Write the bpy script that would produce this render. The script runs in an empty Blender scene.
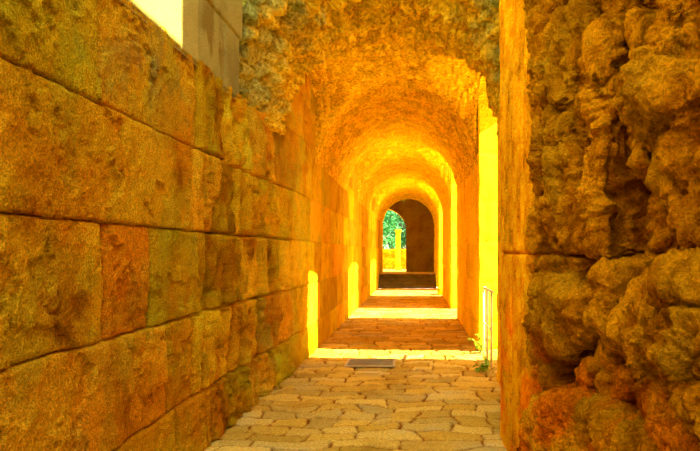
import bpy, bmesh, math, random
import numpy as np
from mathutils import Vector

random.seed(5)
RNG = np.random.default_rng(11)
scene = bpy.context.scene
COL = scene.collection

# ------------------------------------------------------------------ camera
F = 600.0                      # focal length in pixels of the 700 px wide frame
EYE = 1.55
cam_d = bpy.data.cameras.new('camera')
cam_d.sensor_width = 36.0
cam_d.lens = F / 700.0 * 36.0
cam_d.shift_x = (350 - 414) / 700.0
cam_d.shift_y = (252 - 225.5) / 700.0
cam_d.clip_start = 0.05
cam = bpy.data.objects.new('camera', cam_d)
cam.location = (0, 0, EYE)
cam.rotation_euler = (math.pi / 2, 0, 0)
COL.objects.link(cam)
scene.camera = cam

# ------------------------------------------------------------------ light
world = bpy.data.worlds.new('sky')
scene.world = world
world.use_nodes = True
bg = world.node_tree.nodes['Background']
bg.inputs[0].default_value = (1.0, 0.93, 0.62, 1)
bg.inputs[1].default_value = 3.0

SUN_EL = math.radians(41)
SUN_K = 0.08                   # drift along the passage for each metre across it
sun_d = bpy.data.lights.new('sun', 'SUN')
sun_d.energy = 27.0
sun_d.angle = math.radians(0.6)
sun_d.color = (1.0, 0.82, 0.42)
sun = bpy.data.objects.new('sun', sun_d)
sun.rotation_euler = Vector((-1.0, SUN_K, -math.tan(SUN_EL))).to_track_quat('-Z', 'Y').to_euler()
sun.location = (8, 4, 9)
COL.objects.link(sun)

scene.view_settings.view_transform = 'Standard'
scene.view_settings.look = 'None'
scene.view_settings.gamma = 1.0
scene.view_settings.use_curve_mapping = False
scene.view_settings.exposure = 0.40
scene.cycles.max_bounces = 16
scene.cycles.diffuse_bounces = 12

# ------------------------------------------------------------------ numpy noise
def _hash(ix, iy, seed):
    ix = ix.astype(np.int64); iy = iy.astype(np.int64)
    h = (ix * 374761393 + iy * 668265263 + seed * 2147483647 + 1013904223) & 0xFFFFFFFF
    h = ((h ^ (h >> 13)) * 1274126177) & 0xFFFFFFFF
    h = ((h ^ (h >> 16)) * 2246822519) & 0xFFFFFFFF
    return ((h ^ (h >> 15)) & 0xFFFFFF) / float(0x1000000)

def noise(x, y, seed=0):
    x, y = np.broadcast_arrays(np.asarray(x, float), np.asarray(y, float))
    ix = np.floor(x); iy = np.floor(y)
    fx = x - ix; fy = y - iy
    u = fx * fx * fx * (fx * (fx * 6 - 15) + 10); v = fy * fy * fy * (fy * (fy * 6 - 15) + 10)
    def g(a, b):
        ang = _hash(ix + a, iy + b, seed) * 2 * np.pi
        return np.cos(ang) * (fx - a) + np.sin(ang) * (fy - b)
    n0 = g(0, 0) * (1 - u) + g(1, 0) * u
    n1 = g(0, 1) * (1 - u) + g(1, 1) * u
    return (n0 * (1 - v) + n1 * v) * 1.5

def fbm(x, y, seed=0, octv=4, gain=0.5):
    s = 0; a = 1.0
    for i in range(octv):
        s = s + a * noise(x * 2 ** i, y * 2 ** i, seed + i * 17)
        a *= gain
    return s

def ridged(x, y, seed=0, octv=4, gain=0.5):
    s = 0; a = 1.0
    for i in range(octv):
        s = s + a * (1 - np.abs(noise(x * 2 ** i, y * 2 ** i, seed + i * 13)) * 2)
        a *= gain
    return s

def worley(x, y, seed=0):
    """F1, F2 and a random value of the nearest cell."""
    x, y = np.broadcast_arrays(np.asarray(x, float), np.asarray(y, float))
    ix = np.floor(x); iy = np.floor(y)
    f1 = np.full(x.shape, 9.0); f2 = np.full(x.shape, 9.0); cid = np.zeros(x.shape)
    for a in (-1, 0, 1):
        for b in (-1, 0, 1):
            cx = ix + a; cy = iy + b
            px = cx + 0.1 + 0.8 * _hash(cx, cy, seed); py = cy + 0.1 + 0.8 * _hash(cx, cy, seed + 71)
            d = np.hypot(px - x, py - y)
            c = _hash(cx, cy, seed + 143)
            closer = d < f1
            f2 = np.where(closer, f1, np.minimum(f2, d))
            cid = np.where(closer, c, cid)
            f1 = np.where(closer, d, f1)
    return f1, f2, cid

def _hash3(ix, iy, iz, seed):
    return _hash(ix + 57 * iz.astype(np.int64), iy - 113 * iz.astype(np.int64), seed)

def noise3(P, f, seed=0):
    Q = P * f; I = np.floor(Q); fr = Q - I
    w = fr * fr * (3 - 2 * fr); out = 0
    for a in (0, 1):
        for b in (0, 1):
            for c in (0, 1):
                v = _hash3(I[..., 0] + a, I[..., 1] + b, I[..., 2] + c, seed) * 2 - 1
                out = out + v * (w[..., 0] if a else 1 - w[..., 0]) * (w[..., 1] if b else 1 - w[..., 1]) * (w[..., 2] if c else 1 - w[..., 2])
    return out

def worley3(P, f, seed=0):
    Q = P * f; I = np.floor(Q)
    f1 = np.full(Q.shape[:-1], 9.0); f2 = f1.copy(); cid = np.zeros(f1.shape)
    for a in (-1, 0, 1):
        for b in (-1, 0, 1):
            for c in (-1, 0, 1):
                J = [I[..., 0] + a, I[..., 1] + b, I[..., 2] + c]
                d = np.sqrt(sum((J[k] + 0.1 + 0.8 * _hash3(*J, seed + 31 * k) - Q[..., k]) ** 2 for k in range(3)))
                closer = d < f1
                f2 = np.where(closer, f1, np.minimum(f2, d)); cid = np.where(closer, _hash3(*J, seed + 99), cid)
                f1 = np.where(closer, d, f1)
    return f1, f2, cid

def normals(P):
    n = np.cross(np.gradient(P, axis=0), np.gradient(P, axis=1))
    return n / (np.linalg.norm(n, axis=-1, keepdims=True) + 1e-12)

def blur(A, k):
    for ax in (0, 1):
        pad = [(0, 0)] * A.ndim; pad[ax] = (k + 1, k)
        c = np.cumsum(np.pad(A, pad, mode='edge'), axis=ax)
        n = A.shape[ax]
        A = (np.take(c, range(2 * k + 1, 2 * k + 1 + n), axis=ax) - np.take(c, range(0, n), axis=ax)) / (2 * k + 1)
    return A

def sst(a, b, x):
    t = np.clip((x - a) / (b - a), 0, 1)
    return t * t * (3 - 2 * t)

def poly_sd(px, py, poly):
    """signed distance to a polygon, positive inside"""
    d2 = np.full(px.shape, 1e9); inside = np.zeros(px.shape, bool)
    n = len(poly)
    for i in range(n):
        ax, ay = poly[i]; bx, by = poly[(i + 1) % n]
        ex, ey = bx - ax, by - ay
        wx = px - ax; wy = py - ay
        t = np.clip((wx * ex + wy * ey) / (ex * ex + ey * ey + 1e-12), 0, 1)
        d2 = np.minimum(d2, (wx - ex * t) ** 2 + (wy - ey * t) ** 2)
        c = (ay > py) != (by > py)
        with np.errstate(divide='ignore', invalid='ignore'):
            xi = (bx - ax) * (py - ay) / (by - ay + 1e-15) + ax
        inside ^= c & (px < xi)
    d = np.sqrt(d2)
    return np.where(inside, d, -d)

# ------------------------------------------------------------------ mesh helpers
class Mesh:
    """collects grids, boxes and tubes and links them as ONE mesh object"""
    def __init__(self):
        self.v = []; self.c = []; self.q = []; self.n = 0
    def grid(self, P, C=None, keep=None):
        n, m = P.shape[:2]
        idx = np.arange(n * m).reshape(n, m) + self.n
        q = np.stack([idx[:-1, :-1], idx[1:, :-1], idx[1:, 1:], idx[:-1, 1:]], -1)
        if keep is not None:
            k = keep[:-1, :-1] & keep[1:, :-1] & keep[1:, 1:] & keep[:-1, 1:]
            q = q[k]
        self.q.append(q.reshape(-1, 4))
        self.v.append(P.reshape(-1, 3))
        if C is None: C = np.ones(P.shape)
        self.c.append(np.broadcast_to(C, P.shape).reshape(-1, 3))
        self.n += n * m
    def raw(self, V, Q, c=(1, 1, 1)):
        V = np.asarray(V, float)
        self.v.append(V); self.c.append(np.broadcast_to(np.asarray(c, float), V.shape))
        self.q.append(np.asarray(Q, int) + self.n); self.n += len(V)
    def box(self, lo, hi, c=(1, 1, 1)):
        x0, y0, z0 = lo; x1, y1, z1 = hi
        V = [(x0, y0, z0), (x1, y0, z0), (x1, y1, z0), (x0, y1, z0), (x0, y0, z1), (x1, y0, z1), (x1, y1, z1), (x0, y1, z1)]
        Q = [(0, 3, 2, 1), (4, 5, 6, 7), (0, 1, 5, 4), (1, 2, 6, 5), (2, 3, 7, 6), (3, 0, 4, 7)]
        self.raw(V, Q, c)
    def tube(self, pts, r, n=10):
        pts = [Vector(p) for p in pts]
        rings = []
        for i, p in enumerate(pts):
            a = pts[max(i - 1, 0)]; b = pts[min(i + 1, len(pts) - 1)]
            t = (b - a).normalized()
            up = Vector((0, 0, 1)) if abs(t.z) < 0.9 else Vector((1, 0, 0))
            s = t.cross(up).normalized(); w = s.cross(t)
            rr = r[i] if hasattr(r, '__len__') else r
            rings.append([p + (s * math.cos(2 * math.pi * k / n) + w * math.sin(2 * math.pi * k / n)) * rr for k in range(n)])
        V = [tuple(v) for ring in rings for v in ring]
        Q = []
        for i in range(len(rings) - 1):
            for k in range(n):
                Q.append((i * n + k, i * n + (k + 1) % n, (i + 1) * n + (k + 1) % n, (i + 1) * n + k))
        for e, o in ((0, 1), (len(rings) - 1, -1)):
            c0 = len(V); V.append(tuple(pts[e]))
            for k in range(0, n, 2):
                a, b, c = e * n + k, e * n + (k + 1) % n, e * n + (k + 2) % n
                Q.append((c0, c, b, a) if o == 1 else (c0, a, b, c))
        self.raw(V, Q)
    def build(self, name, mat, parent=None, smooth=True):
        me = bpy.data.meshes.new(name)
        V = np.concatenate(self.v); Q = np.concatenate(self.q); C = np.concatenate(self.c)
        me.vertices.add(len(V)); me.vertices.foreach_set('co', V.astype(np.float32).ravel())
        me.loops.add(len(Q) * 4); me.loops.foreach_set('vertex_index', Q.astype(np.int32).ravel())
        me.polygons.add(len(Q))
        me.polygons.foreach_set('loop_start', np.arange(0, len(Q) * 4, 4, dtype=np.int32))
        me.polygons.foreach_set('use_smooth', np.full(len(Q), smooth))
        at = me.attributes.new('tint', 'FLOAT_COLOR', 'POINT')
        at.data.foreach_set('color', np.concatenate([C, np.ones((len(C), 1))], 1).astype(np.float32).ravel())
        me.update(calc_edges=True); me.validate()
        me.materials.append(mat)
        o = bpy.data.objects.new(name, me); COL.objects.link(o)
        if parent: o.parent = parent
        return o

def struct(o, label=None, cat=None):
    o['kind'] = 'structure'
    if label: o['label'] = label; o['category'] = cat
    return o

def tag(o, label, cat, group=None):
    o['label'] = label; o['category'] = cat
    if group: o['group'] = group
    return o

def empty(name, loc, label, cat, group=None):
    o = bpy.data.objects.new(name, None); o.location = loc; COL.objects.link(o)
    return tag(o, label, cat, group)

# ------------------------------------------------------------------ materials
def stone_mat(name, cols, scale=2.0, grain=60.0, bump=0.5, stretch=(1, 1, 1), dist=0.012, speck=0.35, rough=1.0):
    """cols: [(pos, rgb), ...] laid out by a noise; multiplied by the mesh's own stone tint; grain adds mineral specks and relief"""
    m = bpy.data.materials.new(name); m.use_nodes = True
    nt = m.node_tree; N = nt.nodes; L = nt.links
    b = N['Principled BSDF']; b.inputs['Roughness'].default_value = rough
    b.inputs['Specular IOR Level'].default_value = 0.0
    tc = N.new('ShaderNodeTexCoord')
    mp = N.new('ShaderNodeMapping'); mp.inputs['Scale'].default_value = stretch
    L.new(tc.outputs['Object'], mp.inputs[0])
    n1 = N.new('ShaderNodeTexNoise'); n1.inputs['Scale'].default_value = scale; n1.inputs['Detail'].default_value = 7
    n1.inputs['Roughness'].default_value = 0.68
    L.new(mp.outputs[0], n1.inputs['Vector'])
    cr = N.new('ShaderNodeValToRGB'); cr.color_ramp.interpolation = 'EASE'
    e = cr.color_ramp.elements
    while len(e) < len(cols): e.new(0.5)
    for i, (p, c) in enumerate(cols):
        e[i].position = p; e[i].color = (*c, 1)
    L.new(n1.outputs[0], cr.inputs[0])
    at = N.new('ShaderNodeAttribute'); at.attribute_name = 'tint'
    mx = N.new('ShaderNodeMix'); mx.data_type = 'RGBA'; mx.blend_type = 'MULTIPLY'; mx.inputs[0].default_value = 1
    L.new(cr.outputs[0], mx.inputs[6]); L.new(at.outputs['Color'], mx.inputs[7])
    n2 = N.new('ShaderNodeTexNoise'); n2.inputs['Scale'].default_value = grain; n2.inputs['Detail'].default_value = 4
    n2.inputs['Roughness'].default_value = 0.7
    L.new(mp.outputs[0], n2.inputs['Vector'])
    mr = N.new('ShaderNodeMapRange'); mr.inputs[1].default_value = 0.33; mr.inputs[2].default_value = 0.67
    mr.inputs[3].default_value = 1 - speck; mr.inputs[4].default_value = 1 + speck
    L.new(n2.outputs[0], mr.inputs[0])
    mx2 = N.new('ShaderNodeMix'); mx2.data_type = 'RGBA'; mx2.blend_type = 'MULTIPLY'; mx2.inputs[0].default_value = 1
    L.new(mx.outputs[2], mx2.inputs[6]); L.new(mr.outputs[0], mx2.inputs[7])
    L.new(mx2.outputs[2], b.inputs['Base Color'])
    bp = N.new('ShaderNodeBump'); bp.inputs['Strength'].default_value = bump; bp.inputs['Distance'].default_value = dist
    L.new(n2.outputs[0], bp.inputs['Height']); L.new(bp.outputs[0], b.inputs['Normal'])
    return m

def plain_mat(name, rgb, rough=0.6, metal=0.0, vary=0.2):
    m = bpy.data.materials.new(name); m.use_nodes = True
    nt = m.node_tree; N = nt.nodes; L = nt.links
    b = N['Principled BSDF']; b.inputs['Roughness'].default_value = rough; b.inputs['Metallic'].default_value = metal
    tc = N.new('ShaderNodeTexCoord'); n = N.new('ShaderNodeTexNoise'); n.inputs['Scale'].default_value = 9
    L.new(tc.outputs['Object'], n.inputs['Vector'])
    cr = N.new('ShaderNodeValToRGB')
    cr.color_ramp.elements[0].position = 0.3; cr.color_ramp.elements[1].position = 0.7
    cr.color_ramp.elements[0].color = (*[c * (1 - vary) for c in rgb], 1)
    cr.color_ramp.elements[1].color = (*[min(1, c * (1 + vary)) for c in rgb], 1)
    L.new(n.outputs[0], cr.inputs[0]); L.new(cr.outputs[0], b.inputs['Base Color'])
    return m

M_ASHLAR = stone_mat('ochre_ashlar', [(0.30, (0.34, 0.130, 0.003)), (0.43, (0.60, 0.325, 0.007)), (0.55, (0.72, 0.435, 0.012)), (0.70, (0.50, 0.355, 0.022))],
                     scale=1.6, grain=95, bump=1.0, dist=0.022, speck=0.5)
M_PALE = stone_mat('pale_ashlar', [(0.32, (0.23, 0.21, 0.07)), (0.5, (0.34, 0.315, 0.10)), (0.68, (0.38, 0.35, 0.11))], scale=1.4, grain=90, bump=0.5, dist=0.006, speck=0.3)
M_VAULT = stone_mat('rubble_vault', [(0.30, (0.66, 0.37, 0.010)), (0.43, (0.86, 0.56, 0.016)), (0.58, (0.94, 0.67, 0.022)), (0.72, (0.74, 0.54, 0.04))],
                    scale=3.0, grain=24, bump=1.0, dist=0.05, speck=0.5)
M_PIER = stone_mat('pier_ashlar', [(0.30, (0.68, 0.34, 0.008)), (0.45, (0.86, 0.56, 0.012)), (0.6, (0.93, 0.66, 0.016)), (0.72, (0.82, 0.60, 0.03))],
                   scale=1.5, grain=60, bump=0.6, dist=0.012, stretch=(1, 1, 0.5), speck=0.35)
M_ROCK = stone_mat('weathered_rock', [(0.28, (0.20, 0.052, 0.001)), (0.42, (0.46, 0.180, 0.003)), (0.56, (0.66, 0.300, 0.005)), (0.72, (0.38, 0.200, 0.010))],
                   scale=4.0, grain=80, bump=1.0, dist=0.035, speck=0.4)
M_FLOOR = stone_mat('paving', [(0.30, (0.46, 0.29, 0.035)), (0.5, (0.62, 0.43, 0.06)), (0.7, (0.56, 0.44, 0.12))], scale=1.2, grain=50, bump=0.6, dist=0.010, speck=0.35)

# ------------------------------------------------------------------ dimensions of the passage (x across, y along, z up)
XR = 1.0                       # right wall
def XL(d):                     # left wall, a little wider near the mouth
    return -1.55 - 0.12 * (1 - sst(5.0, 8.8, d))
GAPS = [(7.2, 9.4), (14.0, 16.4), (21.2, 24.2)]
CXB, RB, ZS = -0.275, 1.275, 2.92
MOUTH = 5.85
END = 30.0

def drows(d0, d1, px=0.9, cap=0.05):
    out = [d0]
    while out[-1] < d1:
        d = out[-1]
        out.append(d + min(max(d * d / 930.0 * px, 0.006), cap))
    out[-1] = d1
    return np.array(out)

def lrows(x0, x1, X=1.6, px=0.9):
    """rows along a side wall, even steps in angle as seen from the passage's middle"""
    out = [x0]
    while out[-1] < x1:
        d = out[-1]
        out.append(d + min(max(d * d / (F * X) * px, 0.008), 0.12))
    out[-1] = x1
    return np.array(out)

def cross(d):
    """crown height of the transverse vault over each side opening"""
    z = np.full(np.shape(d), -1.0)
    for a, b in GAPS:
        c, r = (a + b) / 2, (b - a) / 2
        t = (d - c) / r
        z = np.where(np.abs(t) < 1, 3.80 + 0.34 * np.sqrt(np.clip(1 - t * t, 0, 1)), z)
    return z

# ------------------------------------------------------------------ floor
def build_floor():
    mb = Mesh()
    d = drows(-1.0, 25.6, 0.7, 0.06); d = d[d > -1.01]
    near = np.arange(-6.0, 3.0, 0.05)
    d = np.concatenate([near, drows(3.0, 25.6, 0.7, 0.06)])
    x = np.linspace(-2.1, 1.75, 330)
    D, X = np.meshgrid(d, x, indexing='ij')
    wx = X + 0.10 * fbm(X * 1.6, D * 1.6, 3, 2); wd = D + 0.12 * fbm(X * 1.5 + 9, D * 1.4, 4, 2)
    ROW = 0.225
    v = wd / ROW; vr = np.floor(v); fv = v - vr
    wdt = 0.34 + 0.30 * _hash(vr, vr * 0 + 1, 9)                              # slab length differs from row to row
    u = (wx + 3 + 0.05 * noise(wd * 3, wx * 0.5, 6)) / wdt + _hash(vr, vr * 0 + 2, 9); ur = np.floor(u); fu = u - ur
    jit = 0.35 * (_hash(ur, vr, 12) - 0.5)
    e = np.minimum(np.minimum(fv, 1 - fv) * ROW, np.minimum(fu, 1 - fu) * wdt)
    cid = _hash(ur, vr, 8)
    joint = 1 - sst(0.003, 0.017, e + 0.012 * noise(X * 14, D * 14, 13))
    h = -0.02 * joint + 0.008 * (cid - 0.5) + 0.007 * fbm(X * 3, D * 3, 21, 4) - 0.006 * (1 - sst(0.0, 0.05, e))
    cid2 = (cid * 7.31) % 1.0
    tint = np.ones(X.shape + (3,))
    tint *= ((0.80 + 0.45 * cid) * 0.86)[..., None]
    tint *= 1 + (cid2[..., None] - 0.5) * np.array([0.10, 0.0, -0.5])
    earth = np.array([0.36, 0.15, 0.08])
    tint = tint * (1 - joint[..., None]) + earth * joint[..., None]
    # greyer slabs scattered among the ochre ones
    tint *= 1 + sst(0.35, 0.75, cid2)[..., None] * np.array([0.0, 0.16, 1.3])
    mb.grid(np.stack([X, D, h], -1), tint)
    return struct(mb.build('floor', M_FLOOR))
build_floor()

# ------------------------------------------------------------------ left wall
COURSES = [0.0, 0.45, 1.07, 1.71, 2.345, 3.12, 3.70, 4.4]
JOINTS = [  # along-wall positions of the upright joints, course by course
    [1.2, 2.1, 3.1, 4.2, 5.1, 5.9, 6.8, 7.7, 8.6],
    [1.5, 2.36, 4.05, 4.56, 5.45, 6.3, 7.1, 7.9, 8.8],
    [1.3, 3.25, 3.80, 4.95, 5.75, 6.55, 7.25, 8.3, 9.3],
    [1.0, 2.25, 4.52, 5.05, 5.6, 6.4, 7.35, 8.25, 9.0],
    [1.6, 3.19, 4.62, 5.36, 6.1, 7.0, 7.9, 8.7],
    [1.1, 3.0, 5.2, 6.2, 7.3, 8.2, 9.2],
    [1.1, 2.6, 4.6, 6.4, 8.1, 9.1],
]
for js in JOINTS:
    random.seed(int(js[0] * 100) + len(js))
    while js[-1] < 32: js.append(js[-1] + random.uniform(0.8, 1.5))
random.seed(5)

def build_left():
    mb = Mesh()
    d = lrows(0.6, END, 1.6, 0.95); d = np.unique(np.concatenate([np.linspace(0.6, 2.2, 60), d[d > 2.2]]))
    z = np.linspace(-0.05, 4.4, 600)
    D, Z = np.meshgrid(d, z, indexing='ij')
    soft = 1 - sst(9.2, 10, D)
    wob = 0.007 * fbm(D * 3, Z * 3, 31, 4) * (0.4 + 0.6 * soft)
    Zw = Z + wob; Dw = D + 0.02 * fbm(D * 3 + 5, Z * 3, 32, 4)
    row = np.clip(np.searchsorted(COURSES, Zw, side='right') - 1, 0, len(COURSES) - 2)
    zl = np.take(COURSES, row); zh = np.take(COURSES, row + 1)
    dist = 1.5 * np.minimum(Zw - zl, zh - Zw)
    dist = np.where(Zw < 0, 1, dist)
    bid = np.zeros(D.shape)
    for r, js in enumerate(JOINTS):
        m = row == r
        k = np.searchsorted(js, Dw[m])
        lo = np.array([-1] + js)[k]; hi = np.array(js + [99])[k]
        dist[m] = np.minimum(dist[m], 0.6 * np.minimum(Dw[m] - lo, hi - Dw[m]))
        bid[m] = k * 16 + r
    br = _hash(bid, bid * 0 + 3, 5); br2 = _hash(bid, bid * 0 + 9, 6); br3 = _hash(bid, bid * 0 + 2, 7)
    rough = sst(4.35, 5.1, D + 0.25 * noise(D * 2, Z * 2, 40)) * (1 - sst(6.9, 8.6, D)) * (1 - 0.2 * sst(2.6, 3.1, Z))
    far = sst(8.6, 9.6, D)
    gw = 0.006 + 0.008 * np.clip(noise(D * 1.7, Z * 1.7, 44), -0.3, 1) + 0.010 * rough
    h = -(0.042 - 0.024 * far + 0.03 * rough) * np.exp(-(dist / np.clip(gw, 0.006, 1)) ** 2)
    h += (br - 0.5) * (0.016 - 0.006 * far)
    h += -0.022 * (1 - sst(0.0, 0.05, dist)) * (0.4 + rough) * np.clip(0.5 + noise(D * 4, Z * 4, 47), 0, 1.3) * (1 - 0.7 * far)
    h += 0.005 * fbm(D * 2.3, Z * 2.3, 51, 4) * (1 + rough) + 0.006 * fbm(D * 11, Z * 9, 52, 4, 0.6) * (1 - 0.5 * far)
    f1, f2, _ = worley(D * 9, Z * 7 + noise(D * 3, Z * 3, 2), 53)
    h -= 0.012 * (1 - sst(0.0, 0.30, f1)) * sst(0.0, 0.25, noise(D * 1.3, Z * 1.3, 54)) * (1 - far)
    # shallow sheets of flaked surface on the smooth blocks
    fl = fbm(D * 1.8, Z * 1.5, 55, 5, 0.55)
    h += 0.018 * (sst(-0.03, 0.03, fl) - 0.5) * (1 - far) * (1 - rough)
    # the eroded stretch: upright ribs, flakes and hollows
    wd_ = D + 0.09 * fbm(D * 1.2, Z * 0.7, 60, 2)
    rib = ridged(wd_ * 5.0, Z * 0.45, 61, 5, 0.6) - 1.0
    a1, a2, aid = worley(wd_ * 5.5, Z * 1.0 + 0.2 * noise(D * 3, Z * 1, 63), 64)
    b1, b2, bidd = worley(wd_ * 15, Z * 1.7, 65)
    h += rough * (0.05 * rib + 0.020 * fbm(D * 4.0, Z * 1.3, 62, 3, 0.5) + 0.05 * (aid - 0.5) - 0.06 * np.exp(-(a2 - a1) / 0.05)
                  + 0.016 * (bidd - 0.5) - 0.02 * np.exp(-(b2 - b1) / 0.1))
    h += (1 - 0.6 * far) * 0.010 * (ridged(D * 9, Z * 1.8, 67, 5, 0.6) - 1.0) * (0.35 + rough)
    k1, k2, kid = worley(D * 30, Z * 24, 68)
    h -= (1 - far) * 0.006 * (1 - sst(0.0, 0.35, k1)) * (kid > 0.5)
    for (pd, pz0, pz1, w, dep) in ((5.36, 2.3, 3.0, 0.035, 0.20), (4.90, 1.0, 1.75, 0.045, 0.13), (5.42, 1.65, 2.4, 0.06, 0.10),
                                   (5.72, 2.35, 2.85, 0.05, 0.13), (5.45, 0.25, 0.95, 0.05, 0.13), (5.95, 1.1, 1.7, 0.05, 0.06)):
        c = pd + 0.05 * noise(Z * 3, Z * 0 + pd, 66)
        h -= dep * np.exp(-((D - c) / w) ** 2) * sst(pz0 - 0.08, pz0 + 0.05, Z) * (1 - sst(pz1 - 0.05, pz1 + 0.08, Z))
    h -= 0.16 * np.exp(-(((D - 6.72) / 0.07) ** 2 + ((Z - 0.40) / 0.05) ** 2) ** 2)          # small drain hole
    h += 0.015 * (1 - sst(0.0, 0.5, Z)) * (1 - sst(7.5, 9, D)) + 0.012 * (1 - sst(0.42, 0.47, Zw)) * (1 - sst(7.0, 8.5, D))
    x = XL(D) + h
    # lower wall stands a little proud of the pale wall above
    tint = np.ones(D.shape + (3,)) * (0.72 + 0.52 * br2)[..., None]
    tint *= 1 + (br3[..., None] - 0.5) * np.array([0.12, -0.22, 0.6])
    def stain(mask, col):
        nonlocal tint
        tint = tint * (1 - mask[..., None]) + tint * np.array(col) * mask[..., None]
    red = sst(0.05, 0.45, fbm(D * 1.1, Z * 0.9, 71, 5, 0.6)) * (1 - far)
    stain(0.5 * red, (0.95, 0.58, 0.35))
    stain(0.85 * np.isin(bid, [2 * 16 + 2]) * 1.0, (0.80, 0.50, 0.40))
    rustn = sst(-0.1, 0.4, fbm(D * 2.5, Z * 1.6, 75, 5, 0.65))
    stain(rough * 0.7 * rustn * (1 - sst(5.2, 6.4, D)), (0.85, 0.55, 0.40))
    grey = np.exp(-(((D - 3.75) / 0.30) ** 2 + ((Z - 2.78) / 0.33) ** 2)) * sst(-0.25, 0.3, fbm(D * 5, Z * 3, 77, 5, 0.6))
    stain(0.9 * grey, (0.62, 0.62, 1.8))
    pale = np.exp(-((D - 6.9) / 1.0) ** 2) * (1 - sst(0.5, 1.25, Z)) * sst(-0.3, 0.3, fbm(D * 3, Z * 2, 78, 4))
    stain(0.8 * pale, (0.92, 1.15, 2.6))
    olive = sst(0.0, 0.5, fbm(D * 1.6 + 30, Z * 1.3, 79, 5, 0.6)) * (1 - far)
    stain(0.75 * olive, (0.78, 1.02, 1.5))
    tint *= np.array([1.08, 1.14, 1.05])
    keep = ~((Z > 3.055) & (D < 7.2))
    mb.grid(np.stack([x, D, Z], -1), tint, keep)
    # top of the wall at the mouth
    t = np.linspace(0, 1, 12)
    dd = d[d < 7.3]
    DD, T = np.meshgrid(dd, t, indexing='ij')
    j = int(np.searchsorted(z, 3.055)) - 1
    xe = x[:len(dd), j]
    P = np.stack([xe[:, None] * (1 - T) - 2.3 * T, DD, z[j] + 0.02 * fbm(DD * 4, T * 3, 90) * T], -1)
    mb.grid(P, tint[:len(dd), j][:, None, :])
    mb.box((-2.3, -6.0, 0), (-1.68, 0.62, 5.6))                      # the wall runs on behind the viewer
    return struct(mb.build('wall_left', M_ASHLAR))
build_left()

# pale dressed wall standing on the left wall before the vault begins
def build_pale():
    mb = Mesh()
    CRS = [3.0, 3.60, 4.25, 4.9, 5.6]
    JNT = [[1.0, 2.2, 3.32, 4.32, 4.68, 5.30], [1.5, 2.9, 4.1, 5.0], [1.0, 2.4, 3.6, 4.8], [1.0, 2.4, 3.6, 5]]
    for (d0, d1, z0, z1) in ((0.6, MOUTH - 0.11, 2.98, 3.60), (0.6, MOUTH, 3.60, 5.6)):
        # face, then the return at the end
        path_d = np.concatenate([np.linspace(d0, d1, 260), np.full(14, d1)])
        path_x = np.concatenate([np.full(260, -1.675), np.linspace(-1.675, -2.3, 14)])
        z = np.linspace(z0, z1, 70 if z0 < 3 else 110)
        D, Z = np.meshgrid(path_d, z, indexing='ij'); X = np.repeat(path_x[:, None], len(z), 1)
        row = np.clip(np.searchsorted(CRS, Z, side='right') - 1, 0, 3)
        dist = np.minimum(Z - np.take(CRS, row), np.take(CRS, row + 1) - Z)
        bid = np.zeros(D.shape)
        for r, js in enumerate(JNT):
            m = row == r
            k = np.searchsorted(js, D[m]); lo = np.array([-1] + js)[k]; hi = np.array(js + [99])[k]
            dist[m] = np.minimum(dist[m], np.minimum(D[m] - lo, hi - D[m])); bid[m] = k * 8 + r
        br = _hash(bid, bid * 0 + 1, 15)
        h = -0.025 * np.exp(-(dist / 0.010) ** 2) + 0.020 * (br - 0.5) + 0.004 * fbm(D * 4, Z * 4, 16)
        tint = np.ones(D.shape + (3,)) * (0.80 + 0.40 * br)[..., None]
        brown = np.exp(-(((D - 4.99) / 0.29) ** 2 + ((Z - 3.30) / 0.36) ** 2) ** 4) * sst(-0.4, 0.2, fbm(D * 5, Z * 3, 18))
        tint = tint * (1 - 0.9 * brown[..., None] * (1 - np.array([0.62, 0.50, 0.36])))
        mb.grid(np.stack([X + h, D, Z], -1), tint)
    return struct(mb.build('wall_left_upper', M_PALE))
build_pale()

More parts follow.
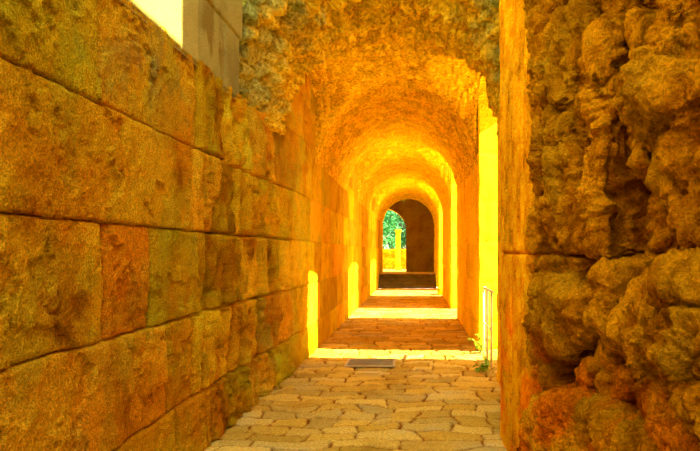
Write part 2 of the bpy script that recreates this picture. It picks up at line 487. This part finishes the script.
# ------------------------------------------------------------------ vault
def build_vault():
    mb = Mesh()
    d = np.concatenate([drows(MOUTH, 12, 0.9, 0.04), drows(12.05, END, 0.5, 0.09)])
    th = np.linspace(0, np.pi, 230)
    D, T = np.meshgrid(d, th, indexing='ij')
    flare = 0.52 * np.clip((7.25 - D) / 1.4, 0, 1) ** 1.4
    S = T * RB
    amp = 0.5 + 0.9 * (1 - sst(6.5, 8.5, D)) - 0.15 * sst(12, 14, D)
    f1, f2, cid = worley(S * 7 + 0.4 * noise(S * 3, D * 3, 3), D * 5 + 0.4 * noise(S * 3 + 7, D * 3, 4), 101)
    lump = np.clip(1 - f1 * 1.3, 0, 1) * (0.4 + cid)
    g1, g2, gid = worley(S * 3.1, D * 2.6, 103)
    R = RB + flare + amp * 0.035 * np.exp(-(f2 - f1) / 0.10) - amp * (0.055 * lump + 0.045 * np.clip(1 - g1 * 1.2, 0, 1) * gid + 0.02 * fbm(S * 5, D * 5, 104, 4, 0.6))
    R += 0.05 * amp * sst(0.15, 0.5, fbm(S * 3.5, D * 3.5, 106, 3)) * (1 - sst(9, 13, D))
    X = CXB - R * np.cos(T); Z = ZS + R * np.sin(T)
    cz = cross(D) - 0.03 * lump
    Z = np.maximum(Z, cz)
    X[:, :2] -= 0.16; X[:, -2:] += 0.02                     # edges tucked into the side walls
    tint = np.ones(D.shape + (3,)) * (0.78 + 0.40 * cid)[..., None]
    # grey-green crust on the broken mouth of the vault
    crust = (1 - sst(6.1, 7.1, D + 0.5 * fbm(S * 2, D * 2, 108))) * sst(0.05, 0.45, np.abs(np.cos(T)) - 0.42 + 0.30 * fbm(S * 4, D * 4, 109))
    tint *= 1 + crust[..., None] * np.array([-0.62, -0.30, 6.0])
    mb.grid(np.stack([X, D, Z], -1), tint)
    # broken front of the vault rising above the mouth
    k = np.linspace(0, 1, 40)
    K, T2 = np.meshgrid(k, th, indexing='ij')
    Rf = R[0][None, :] * (1 - K) + (RB + 3.0) * K
    Xf = CXB - Rf * np.cos(T2); Zf = ZS + Rf * np.sin(T2)
    Df = MOUTH - 0.25 * K + 0.08 * K * fbm(Xf * 3, Zf * 3, 111)
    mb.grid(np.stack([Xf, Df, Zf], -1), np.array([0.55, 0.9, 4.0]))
    # transverse vaults over the side openings
    for (a, b) in GAPS:
        dd = np.linspace(a + 1e-3, b - 1e-3, 60); xx = np.linspace(XR - 0.09, XR + 0.75, 18)
        DD, XX = np.meshgrid(dd, xx, indexing='ij')
        w = (XX - XR) / 0.7
        splay = np.where(DD > (a + b) / 2, 0.35, 0.0) * np.clip(w, 0, 1)
        tt = (DD - (a + b) / 2) / ((b - a) / 2)
        mb.grid(np.stack([XX, DD + splay * np.clip(tt, 0, 1), cross(DD)], -1))
    return struct(mb.build('ceiling', M_VAULT))
build_vault()

# ------------------------------------------------------------------ right wall: piers between the openings
def path_grid(mb, pts, z0, z1, step=0.05, zstep=0.04, amp=0.02, seed=0, joints=True):
    pts = [np.array(p, float) for p in pts]
    P = []; Nn = []
    for a, b in zip(pts[:-1], pts[1:]):
        n = max(2, int(np.hypot(*(b - a)) / step)); t = np.linspace(0, 1, n, endpoint=False)
        P += [a + (b - a) * q for q in t]
        e = (b - a) / np.hypot(*(b - a)); Nn += [np.array([-e[1], e[0]])] * n
    P.append(pts[-1]); Nn.append(Nn[-1])
    P = np.array(P); Nn = np.array(Nn)
    z = np.arange(z0, z1, zstep)
    s = np.concatenate([[0], np.cumsum(np.hypot(*np.diff(P, axis=0).T))])
    Sg, Zg = np.meshgrid(s, z, indexing='ij')
    h = amp * fbm(Sg * 3, Zg * 2, 200 + seed, 4, 0.6)
    tint = np.ones(Sg.shape + (3,))
    if joints:
        crs = np.array(COURSES); row = np.clip(np.searchsorted(crs, Zg + 0.01 * noise(Sg * 3, Zg, 7), side='right') - 1, 0, len(crs) - 2)
        dist = np.minimum(Zg - crs[row], crs[row + 1] - Zg)
        off = row * 0.43
        u = (Sg + off) / 0.95; dist = np.minimum(dist, np.abs(u - np.round(u)) * 0.95)
        br = _hash(np.round(u - 0.5), row, 300 + seed)
        h += -0.03 * np.exp(-(dist / 0.02) ** 2) + 0.02 * (br - 0.5)
        tint *= (0.88 + 0.24 * br)[..., None]
    X = P[:, 0][:, None] + h * Nn[:, 0][:, None]; D = P[:, 1][:, None] + h * Nn[:, 1][:, None]
    mb.grid(np.stack([X, D, Zg], -1), tint)

def build_right():
    mb = Mesh()
    runs = [(6.0, GAPS[0][0]), (GAPS[0][1], GAPS[1][0]), (GAPS[1][1], GAPS[2][0]), (GAPS[2][1], END + 0.5)]
    for i, (a, b) in enumerate(runs):
        path_grid(mb, [(XR + 0.7, a + (0.35 if i else 0)), (XR, a), (XR, b), (XR + 0.7, b - 0.05)], 0.0, 4.5, seed=i)
        mb.box((XR + 0.69, a + (0.35 if i else 0), 0), (XR + 0.72, b - 0.05, 4.5))
    return struct(mb.build('wall_right', M_PIER))
build_right()

# unseen block outside the first opening, added to narrow its band of sun
mb = Mesh(); path_grid(mb, [(1.75, 8.45), (1.75, 6.0), (3.4, 6.0), (3.4, 8.45), (1.75, 8.45)], 0, 6.5, amp=0.03, seed=9)
struct(mb.build('sun_blocker_outer', M_PIER))

# ------------------------------------------------------------------ right wall in the foreground: smooth pier, then deeply weathered rock
def XRF(d):
    return 0.735 + 0.20 * np.clip(3.75 - d, 0, 9)
def to_dz(px, py, h=0.0):
    """where a feature standing h proud of the wall shows at that place of the photograph"""
    t = (px - 414) / 600.0
    d = (0.72 + 0.75 - h) / (t + 0.20)
    return d, EYE + (252 - py) * d / 600.0

def build_rock():
    mb = Mesh()
    d = np.concatenate([np.linspace(1.35, 3.9, 620), np.linspace(3.91, 5.15, 90)])
    z = np.linspace(-0.05, 4.2, 600)
    D, Z = np.meshgrid(d, z, indexing='ij')
    rk = 1 - sst(3.62, 3.95, D + 0.12 * noise(D * 2, Z * 1.5, 400))           # 1 on the rock, 0 on the smooth pier
    Dw = D + 0.030 * fbm(D * 5, Z * 3.5, 401, 2, 0.5); Zw = Z + 0.030 * fbm(D * 4 + 3, Z * 4, 402, 2, 0.5)
    # lumpy base, upright in grain
    qd = Dw + 0.07 * fbm(D * 2.2, Z * 2.2, 405, 3); qz = Zw + 0.10 * fbm(D * 2.2 + 8, Z * 2.2, 406, 3)
    f1, f2, cid = worley(qd * 3.6, qz * 2.1, 410)
    base = 0.03 * np.sqrt(np.clip(1 - (f1 * 1.2) ** 2, 0, 1)) + 0.12 * (cid - 0.5) - 0.10 * np.exp(-(f2 - f1) / 0.07)
    base += 0.07 * (ridged(D * 3.4, Z * 0.9, 412, 3, 0.55) - 1.0) - 0.04
    H = base
    def feature(poly, h, soft=0.03, bulge=0.05, mode='max', wid=0.22):
        nonlocal H
        h *= 1.5; bulge *= 0.9; soft *= 0.7
        q = [to_dz(x, y, max(h, 0)) for x, y in poly]
        sd = poly_sd(Dw, Zw, q)
        lvl = (h + bulge * np.sqrt(np.clip(1 - (1 - np.clip(sd / wid, 0, 1)) ** 2, 0, 1)))
        rough = 0.024 * fbm(D * 7, Z * 7, int(abs(poly[0][0])) + 420, 2, 0.5)
        w = sst(-soft, soft * 0.4, sd)
        if mode == 'max': H = np.where(w > 0, np.maximum(H, H * (1 - w) + (lvl + rough) * w), H)
        else: H = H * (1 - w) + (h + rough + 0.4 * (base + 0.02)) * w
    # hollows
    feature([(598, -30), (598, 20), (612, 40), (655, 30), (655, -30)], -0.16, 0.05, 0, 'set')
    feature([(604, 45), (604, 250), (640, 250), (628, 120), (632, 40)], -0.09, 0.05, 0, 'set')
    feature([(535, 360), (548, 388), (592, 392), (600, 360), (570, 345)], -0.16, 0.06, 0, 'set')
    feature([(640, 130), (655, 250), (690, 250), (668, 200), (650, 150)], -0.12, 0.04, 0, 'set')
    feature([(590, 350), (585, 400), (655, 440), (640, 400), (615, 350)], -0.06, 0.04, 0, 'set')
    # plates and lumps
    feature([(590, 40), (588, 250), (600, 250), (603, 120), (608, 60), (598, 30)], 0.06, 0.025, 0.03, wid=0.05)
    feature([(630, 18), (634, 60), (662, 62), (662, 24), (652, 30)], 0.03, 0.02, 0.02, wid=0.08)
    feature([(555, 150), (550, 215), (572, 250), (590, 240), (585, 160), (575, 140)], 0.03, 0.04, 0.06, wid=0.12)
    feature([(540, 20), (545, 90), (566, 110), (578, 60), (572, 10)], 0.02, 0.04, 0.05, wid=0.12)
    feature([(540, 285), (535, 330), (555, 350), (588, 335), (592, 300), (570, 275)], 0.05, 0.04, 0.08, wid=0.14)
    feature([(600, 268), (597, 320), (612, 345), (625, 320), (622, 270)], 0.05, 0.03, 0.06, wid=0.10)
    feature([(612, 338), (596, 352), (578, 378), (577, 408), (585, 404), (590, 380), (604, 360), (618, 350)], 0.05, 0.02, 0.02, wid=0.04)
    feature([(600, 352), (598, 385), (612, 396), (626, 380), (616, 352)], 0.03, 0.02, 0.04, wid=0.06)
    # big weathered block, upper right
    feature([(655, -40), (655, 25), (648, 48), (634, 62), (614, 76), (611, 92), (618, 118), (638, 128), (650, 150), (652, 186), (664, 192), (668, 214), (680, 236), (684, 250), (860, 250), (860, -40)], 0.13, 0.035, 0.03, wid=0.15)
    feature([(634, 62), (613, 76), (611, 92), (618, 118), (640, 128), (662, 116), (700, 100), (860, 92), (860, 62), (700, 76), (664, 66)], 0.17, 0.05, 0.07, wid=0.14)
    # big weathered block, lower right
    feature([(660, 258), (650, 272), (632, 284), (617, 304), (611, 330), (622, 352), (640, 388), (656, 426), (662, 470), (860, 470), (860, 258)], 0.13, 0.04, 0.07, wid=0.2)
    feature([(655, 330), (648, 352), (664, 368), (700, 372), (730, 350), (720, 318), (680, 312)], 0.20, 0.05, 0.08, wid=0.16)
    feature([(660, 385), (655, 420), (672, 470), (760, 470), (760, 390), (700, 378)], 0.19, 0.05, 0.08, wid=0.2)
    feature([(660, 262), (655, 290), (690, 320), (760, 310), (760, 262)], 0.18, 0.04, 0.06, wid=0.16)
    # rounded footing at the bottom
    feature([(532, 402), (520, 470), (540, 560), (700, 560), (690, 470), (650, 440), (600, 410), (560, 396)], 0.10, 0.08, 0.06, wid=0.2)
    # level joint between the two courses
    H -= 0.10 * np.exp(-((Zw - Z) * 0 + (Z - 1.535 + 0.006 * noise(D * 4, Z * 0, 5)) ** 2 / 0.011 ** 2)) * (0.4 + 0.6 * sst(3.4, 2.8, D))
    H = np.clip(H, -0.30, 0.44)
    pier = 0.016 * ridged(D * 11, Z * 0.45, 450, 4, 0.65) + 0.006 * fbm(D * 10, Z * 5, 451, 4, 0.6) - 0.012
    pier -= 0.03 * np.exp(-((Z - 1.54) / 0.012) ** 2)
    pier -= 0.02 * np.exp(-((D - 3.98 - 0.15 * (3.0 - Z) * 0.3) / 0.025) ** 2)
    pier -= 0.05 * sst(5.04, 5.15, D) ** 2
    h = H * rk + pier * (1 - rk)
    X = XRF(D) - h * 0.98; Y = D - h * 0.20
    # spread the vertices evenly along each level so that steep faces keep their detail
    NU = 620
    D2 = np.empty((NU, len(z))); X2 = D2.copy(); Y2 = D2.copy(); rk2 = D2.copy()
    dens = np.hypot(np.diff(X, axis=0), np.diff(Y, axis=0)) / np.maximum(Y[1:], 1.0) ** 1.2
    kz = 22; c = np.cumsum(np.pad(dens, ((0, 0), (kz + 1, kz)), mode='edge'), axis=1); dens = (c[:, 2 * kz + 1:] - c[:, :-2 * kz - 1]) / (2 * kz + 1)
    for jz in range(len(z)):
        sl = np.concatenate([[0], np.cumsum(dens[:, jz])])
        u = np.linspace(0, sl[-1], NU)
        D2[:, jz] = np.interp(u, sl, D[:, jz]); X2[:, jz] = np.interp(u, sl, X[:, jz]); Y2[:, jz] = np.interp(u, sl, Y[:, jz]); rk2[:, jz] = np.interp(u, sl, rk[:, jz])
    D = D2; Z = np.repeat(z[None, :], NU, 0); rk = rk2
    P = np.stack([X2, Y2, Z], -1)
    nr = normals(blur(blur(P, 4), 4)); nr *= np.where(nr[..., :1] > 0, -1, 1)
    W = P + 0.06 * np.stack([noise3(P, 6, k) for k in (1, 2, 3)], -1)
    a1, a2, aid = worley3(W * np.array([1, 1, 0.6]), 9, 480); b1, b2, bid3 = worley3(W, 22, 481)
    det = 0.006 * np.sqrt(np.clip(1 - (a1 * 1.1) ** 2, 0, 1)) - 0.020 * np.exp(-(a2 - a1) / 0.08) + 0.024 * (aid - 0.5)
    det += 0.012 * (bid3 - 0.5) - 0.008 * np.exp(-(b2 - b1) / 0.10)
    for k, (f_, a_) in enumerate(((6, 0.028), (14, 0.024), (31, 0.014), (66, 0.007))):
        det += a_ * (1 - 2 * np.abs(noise3(W * np.array([1, 1, 0.5]), f_, 490 + k)))
    P = P + nr * (det * rk * (1 - 0.8 * np.exp(-((Z - 1.535) / 0.02) ** 2)))[..., None]
    tint = np.ones(D.shape + (3,))
    var = fbm(D * 1.4, Z * 1.2, 460, 4, 0.6)
    tint *= (1.0 + 0.22 * np.clip(var, -1, 1))[..., None]
    ol = sst(0.0, 0.5, fbm(D * 2, Z * 1.6, 461, 4, 0.6))[..., None]
    tint = tint * (1 - ol * (1 - np.array([0.85, 0.94, 1.3])))
    rd = (sst(0.0, 0.5, fbm(D * 1.7, Z * 1.7, 462, 4, 0.6)) * sst(1.4, 0.9, Z))[..., None]
    tint = tint * (1 - rd * (1 - np.array([1.12, 0.66, 0.5])))
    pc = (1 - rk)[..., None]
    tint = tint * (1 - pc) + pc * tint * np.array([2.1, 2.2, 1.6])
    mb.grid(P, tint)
    # return of the pier, wall thickness, unseen upper boxes sized to shape the sun
    zz = np.linspace(-0.05, 4.2, 80); tt = np.linspace(0, 1, 12)
    ZZ, TT = np.meshgrid(zz, tt, indexing='ij')
    mb.grid(np.stack([0.77 + 0.35 * TT, 5.15 + 0.02 * fbm(TT * 3, ZZ * 2, 470), ZZ], -1))
    mb.box((1.22, -6.0, 0), (1.5, 1.12, 5.62)); mb.box((1.42, 0.9, 0), (1.5, 4.0, 4.2)); mb.box((0.85, 0.9, 4.12), (1.5, 4.0, 4.25)); mb.box((1.3, 0.9, 4.2), (1.5, 4.13, 5.62))
    mb.box((1.0, 5.1, 0), (1.9, 6.05, 4.2)); mb.box((1.8, 4.0, 0), (1.9, 5.2, 4.2)); mb.box((0.8, 4.13, 4.15), (1.9, 6.05, 7.6))
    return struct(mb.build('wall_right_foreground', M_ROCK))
build_rock()

# ------------------------------------------------------------------ far end: landing, end wall, ground outside
mb = Mesh()
mb.grid(np.stack(np.meshgrid(np.linspace(-6, 1.8, 30), np.linspace(26.9, 56, 60), indexing='ij') + [np.full((30, 60), 0.555)], -1))
struct(mb.build('ground_far', M_FLOOR))
mb = Mesh()
gx, gy = np.meshgrid(np.linspace(1.7, 16, 40), np.linspace(-4, 34, 60), indexing='ij')
mb.grid(np.stack([gx, gy, -0.03 + 0.02 * fbm(gx, gy, 5)], -1))
struct(mb.build('ground_right', M_FLOOR))

def build_end():
    mb = Mesh()
    cx, cz, r = -1.5, 2.62, 1.10
    prof = [(cx + r, 0.50)]
    prof += [(cx + r, 0.6 + 0.1 * k) for k in range(1, 20)]
    prof += [(cx + r * math.cos(a), cz + r * math.sin(a)) for a in np.linspace(0, math.pi / 2, 24)]
    prof += [(-1.75, cz + r)]
    prof = np.array(prof)
    t = np.linspace(0, 1, 40)
    # face towards the passage, from the arch outwards
    def face(y, sgn):
        T, I = np.meshgrid(t, np.arange(len(prof)), indexing='ij')
        px = prof[:, 0][None, :]; pz = prof[:, 1][None, :]
        ox = np.where(pz < cz + 0.02, 1.2, np.where(px > cx, 1.2 - (cx + r - px) * 2.6, -1.75)); ox = np.maximum(ox, px)
        oz = np.where(pz < cz, pz, 4.6 + 0 * pz)
        X = px * (1 - T) + ox * T; Z = pz * (1 - T) + oz * T
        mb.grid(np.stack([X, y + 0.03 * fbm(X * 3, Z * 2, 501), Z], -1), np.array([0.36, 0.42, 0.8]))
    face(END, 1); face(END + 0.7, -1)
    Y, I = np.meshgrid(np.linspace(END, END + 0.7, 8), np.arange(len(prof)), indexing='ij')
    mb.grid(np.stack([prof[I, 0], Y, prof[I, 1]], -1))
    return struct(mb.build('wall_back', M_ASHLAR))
build_end()

# steps at the end of the passage
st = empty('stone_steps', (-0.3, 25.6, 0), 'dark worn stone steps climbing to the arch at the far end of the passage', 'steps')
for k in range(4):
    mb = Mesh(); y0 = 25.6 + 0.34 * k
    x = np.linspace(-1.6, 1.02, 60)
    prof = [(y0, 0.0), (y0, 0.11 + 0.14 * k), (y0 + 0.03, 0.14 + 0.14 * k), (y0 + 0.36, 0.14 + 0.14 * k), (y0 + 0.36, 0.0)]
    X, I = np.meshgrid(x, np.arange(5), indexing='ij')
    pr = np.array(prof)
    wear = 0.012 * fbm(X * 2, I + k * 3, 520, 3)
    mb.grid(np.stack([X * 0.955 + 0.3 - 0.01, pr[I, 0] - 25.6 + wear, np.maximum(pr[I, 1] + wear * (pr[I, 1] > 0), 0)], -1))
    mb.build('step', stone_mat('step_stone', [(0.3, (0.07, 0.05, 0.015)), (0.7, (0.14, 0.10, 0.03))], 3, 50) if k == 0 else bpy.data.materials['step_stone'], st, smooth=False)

# ------------------------------------------------------------------ stone pier and low wall outside the far arch
def stone_block(name, lo, hi, mat, seed, amp=0.02, n=14, parent=None):
    """a rough block: bevelled, subdivided box with worn faces"""
    bm = bmesh.new(); bmesh.ops.create_cube(bm, size=1)
    sz = Vector(hi) - Vector(lo); c = (Vector(hi) + Vector(lo)) / 2
    for v in bm.verts: v.co = Vector((v.co.x * sz.x, v.co.y * sz.y, v.co.z * sz.z))
    bmesh.ops.bevel(bm, geom=bm.edges[:], offset=min(sz) * 0.10, segments=2, affect='EDGES')
    bmesh.ops.subdivide_edges(bm, edges=[e for e in bm.edges if e.calc_length() > min(sz) * 0.3], cuts=n, use_grid_fill=True)
    bm.normal_update()
    from mathutils import noise as mn
    for v in bm.verts:
        if v.co.z > -sz.z / 2 + 1e-4:
            v.co += v.normal * amp * (mn.fractal(v.co * 4 + Vector((seed, 0, 0)), 1.0, 2.0, 4))
    me = bpy.data.meshes.new(name); bm.to_mesh(me); bm.free()
    for p in me.polygons: p.use_smooth = True
    at = me.attributes.new('tint', 'FLOAT_COLOR', 'POINT'); at.data.foreach_set('color', [1.0] * 4 * len(me.vertices))
    me.materials.append(mat)
    o = bpy.data.objects.new(name, me); COL.objects.link(o); o.location = c
    if parent: o.parent = parent
    return o

pe = empty('stone_pillar', (-0.88, 33.2, 0.555), 'tall sunlit stone pillar standing outside the far arch', 'pillar')
o = stone_block('shaft', (-0.12, -0.2, 0.16), (0.12, 0.2, 2.1), M_PIER, 3, 0.02, 8, pe)
o = stone_block('plinth', (-0.18, -0.26, 0.0), (0.18, 0.26, 0.17), M_PIER, 4, 0.01, 4, pe)
o = stone_block('capital', (-0.17, -0.25, 2.08), (0.17, 0.25, 2.24), M_PIER, 5, 0.01, 4, pe)
tag(stone_block('garden_wall', (-5.5, 35.0, 0.55), (0.3, 35.45, 1.72), M_ROCK, 8, 0.03, 20), 'low ochre stone wall outside the far arch, in front of the trees', 'wall')
tag(stone_block('stone_block', (0.86, 21.5, 0.0), (1.30, 22.3, 0.26), M_PIER, 12, 0.02, 8), 'low sunlit stone block on the floor at the third side opening', 'stone')

# ------------------------------------------------------------------ trees
M_LEAF = plain_mat('emerald_leaf', (0.02, 0.24, 0.08), 0.6, 0, 0.5)
M_LEAF2 = plain_mat('dark_leaf', (0.012, 0.15, 0.06), 0.6, 0, 0.5)
M_BARK = plain_mat('bark', (0.16, 0.10, 0.05), 0.9)
M_WEED = plain_mat('weed_leaf', (0.30, 0.50, 0.03), 0.6, 0, 0.3)
def leaf_mesh(mb, centres, size, rng):
    for c in centres:
        a = rng.normal(size=3); a /= np.linalg.norm(a); b = np.cross(a, rng.normal(size=3)); b /= np.linalg.norm(b)
        n = np.cross(a, b); s = size * rng.uniform(0.6, 1.3)
        c = np.asarray(c)
        V = [c - a * s, c + b * s * 0.42 + n * s * 0.12, c + a * s, c - b * s * 0.42 + n * s * 0.12]
        mb.raw(V, [(0, 1, 2, 3)])
def tree(loc, height, rad, label, mat, seed):
    rng = np.random.default_rng(seed)
    t = empty('tree', loc, label, 'tree', 'trees outside the far arch')
    mb = Mesh(); mb.tube([(0, 0, 0), (0.08, 0, height * 0.3), (-0.05, 0.05, height * 0.6), (0, 0, height * 0.85)], [0.16, 0.13, 0.10, 0.04])
    for k in range(6):
        a = k * 1.05; z = height * (0.35 + 0.06 * k)
        mb.tube([(0, 0, z), (0.4 * rad * math.cos(a), 0.4 * rad * math.sin(a), z + 0.3), (0.75 * rad * math.cos(a), 0.75 * rad * math.sin(a), z + 0.45)], [0.07, 0.05, 0.02], 6)
    mb.build('trunk', M_BARK, t)
    pts = []
    for k in range(64):
        u = rng.normal(size=3); u /= np.linalg.norm(u); r = rng.uniform(0.45, 1.0)
        cc = np.array([u[0] * rad * r, u[1] * rad * r, height * 0.58 + u[2] * height * 0.42 * r])
        pts += [cc + rng.normal(size=3) * 0.26 for _ in range(75)]
    mb = Mesh(); leaf_mesh(mb, pts, 0.13, rng); mb.build('crown', mat, t, smooth=False)
tree((-2.7, 37.4, 0.555), 4.4, 1.5, 'bright green leafy tree closest behind the low wall, outside the far arch', M_LEAF, 1)
tree((-1.8, 47.9, 0.555), 6.0, 2.4, 'tall dark tree farthest back, filling the gaps between the other two', M_LEAF2, 3)
tree((-0.4, 41.8, 0.555), 5.0, 1.9, 'dark green tree farther back behind the stone pillar', M_LEAF2, 2)

# ------------------------------------------------------------------ drain grate in the floor
M_IRON = plain_mat('grey_iron', (0.26, 0.25, 0.19), 0.6, 0.0)
M_GALV = plain_mat('frame_metal', (0.45, 0.40, 0.25), 0.6, 0.1)
g = empty('drain_grate', (-0.60, 8.33, 0.004), 'grey metal drain grate set into the paving', 'grate')
mb = Mesh()
for lo, hi in (((-0.34, -0.27, 0), (0.34, -0.24, 0.018)), ((-0.34, 0.24, 0), (0.34, 0.27, 0.018)), ((-0.34, -0.24, 0), (-0.31, 0.24, 0.018)), ((0.31, -0.24, 0), (0.34, 0.24, 0.018))): mb.box(lo, hi)
mb.build('frame', M_GALV, g, smooth=False)
mb = Mesh()
for k in range(23): mb.box((-0.31 + k * 0.0272, -0.24, 0.004), (-0.31 + k * 0.0272 + 0.013, 0.24, 0.016))
for k in range(3): mb.box((-0.31, -0.14 + 0.14 * k - 0.006, 0.002), (0.31, -0.14 + 0.14 * k + 0.006, 0.013))
mb.build('bars', M_IRON, g, smooth=False)
mb = Mesh(); mb.box((-0.31, -0.24, 0.0005), (0.31, 0.24, 0.0025)); mb.build('pit_shade', plain_mat('pit_shade', (0.02, 0.02, 0.02)), g, smooth=False)  # no hollow here: flat black sheet paints the shade below the bars

# ------------------------------------------------------------------ handrail in the first side opening
M_RAIL = plain_mat('pale_painted_metal', (0.82, 0.86, 0.88), 0.4, 0.0, 0.05)
h = empty('handrail', (1.04, 7.95, 0), 'pale metal handrail across the first side opening on the right', 'railing')
mb = Mesh(); mb.tube([(0, 0, 1.02), (0, 0.95, 1.02), (0, 1.0, 1.0), (0, 1.02, 0.95)], 0.021); mb.build('top_rail', M_RAIL, h)
for y in (0.12, 0.58, 1.02):
    mb = Mesh(); mb.tube([(0, y, 0.0), (0, y, 0.5), (0, y, 1.0)], 0.017); mb.build('post', M_RAIL, h)
mb = Mesh(); mb.tube([(0, 0.05, 0.5), (0, 1.02, 0.5)], 0.014); mb.build('middle_rail', M_RAIL, h)

# ------------------------------------------------------------------ weeds at the foot of the jamb
def weed(loc, s, label, seed):
    rng = np.random.default_rng(seed)
    w = empty('weed', loc, label, 'plant', 'weeds at the side opening')
    ms = Mesh(); ml = Mesh()
    for k in range(7):
        a = rng.uniform(0, 6.28); r = rng.uniform(0.3, 1) * s * 0.6; hh = rng.uniform(0.5, 1) * s
        tip = np.array([r * math.cos(a), r * math.sin(a), hh])
        ms.tube([(0, 0, 0), tuple(tip * [0.4, 0.4, 0.6]), tuple(tip)], [0.006, 0.005, 0.003], 6)
        leaf_mesh(ml, [tip * q + rng.normal(size=3) * 0.02 for q in np.linspace(0.35, 1, 9)], 0.05, rng)
    ms.build('stem', M_WEED, w); ml.build('foliage', M_WEED, w, smooth=False)
weed((1.02, 9.22, 0), 0.28, 'largest green weed at the foot of the sunlit jamb, right side opening', 4)
weed((0.90, 7.75, 0), 0.16, 'small green weed on the paving in front of the handrail', 5)
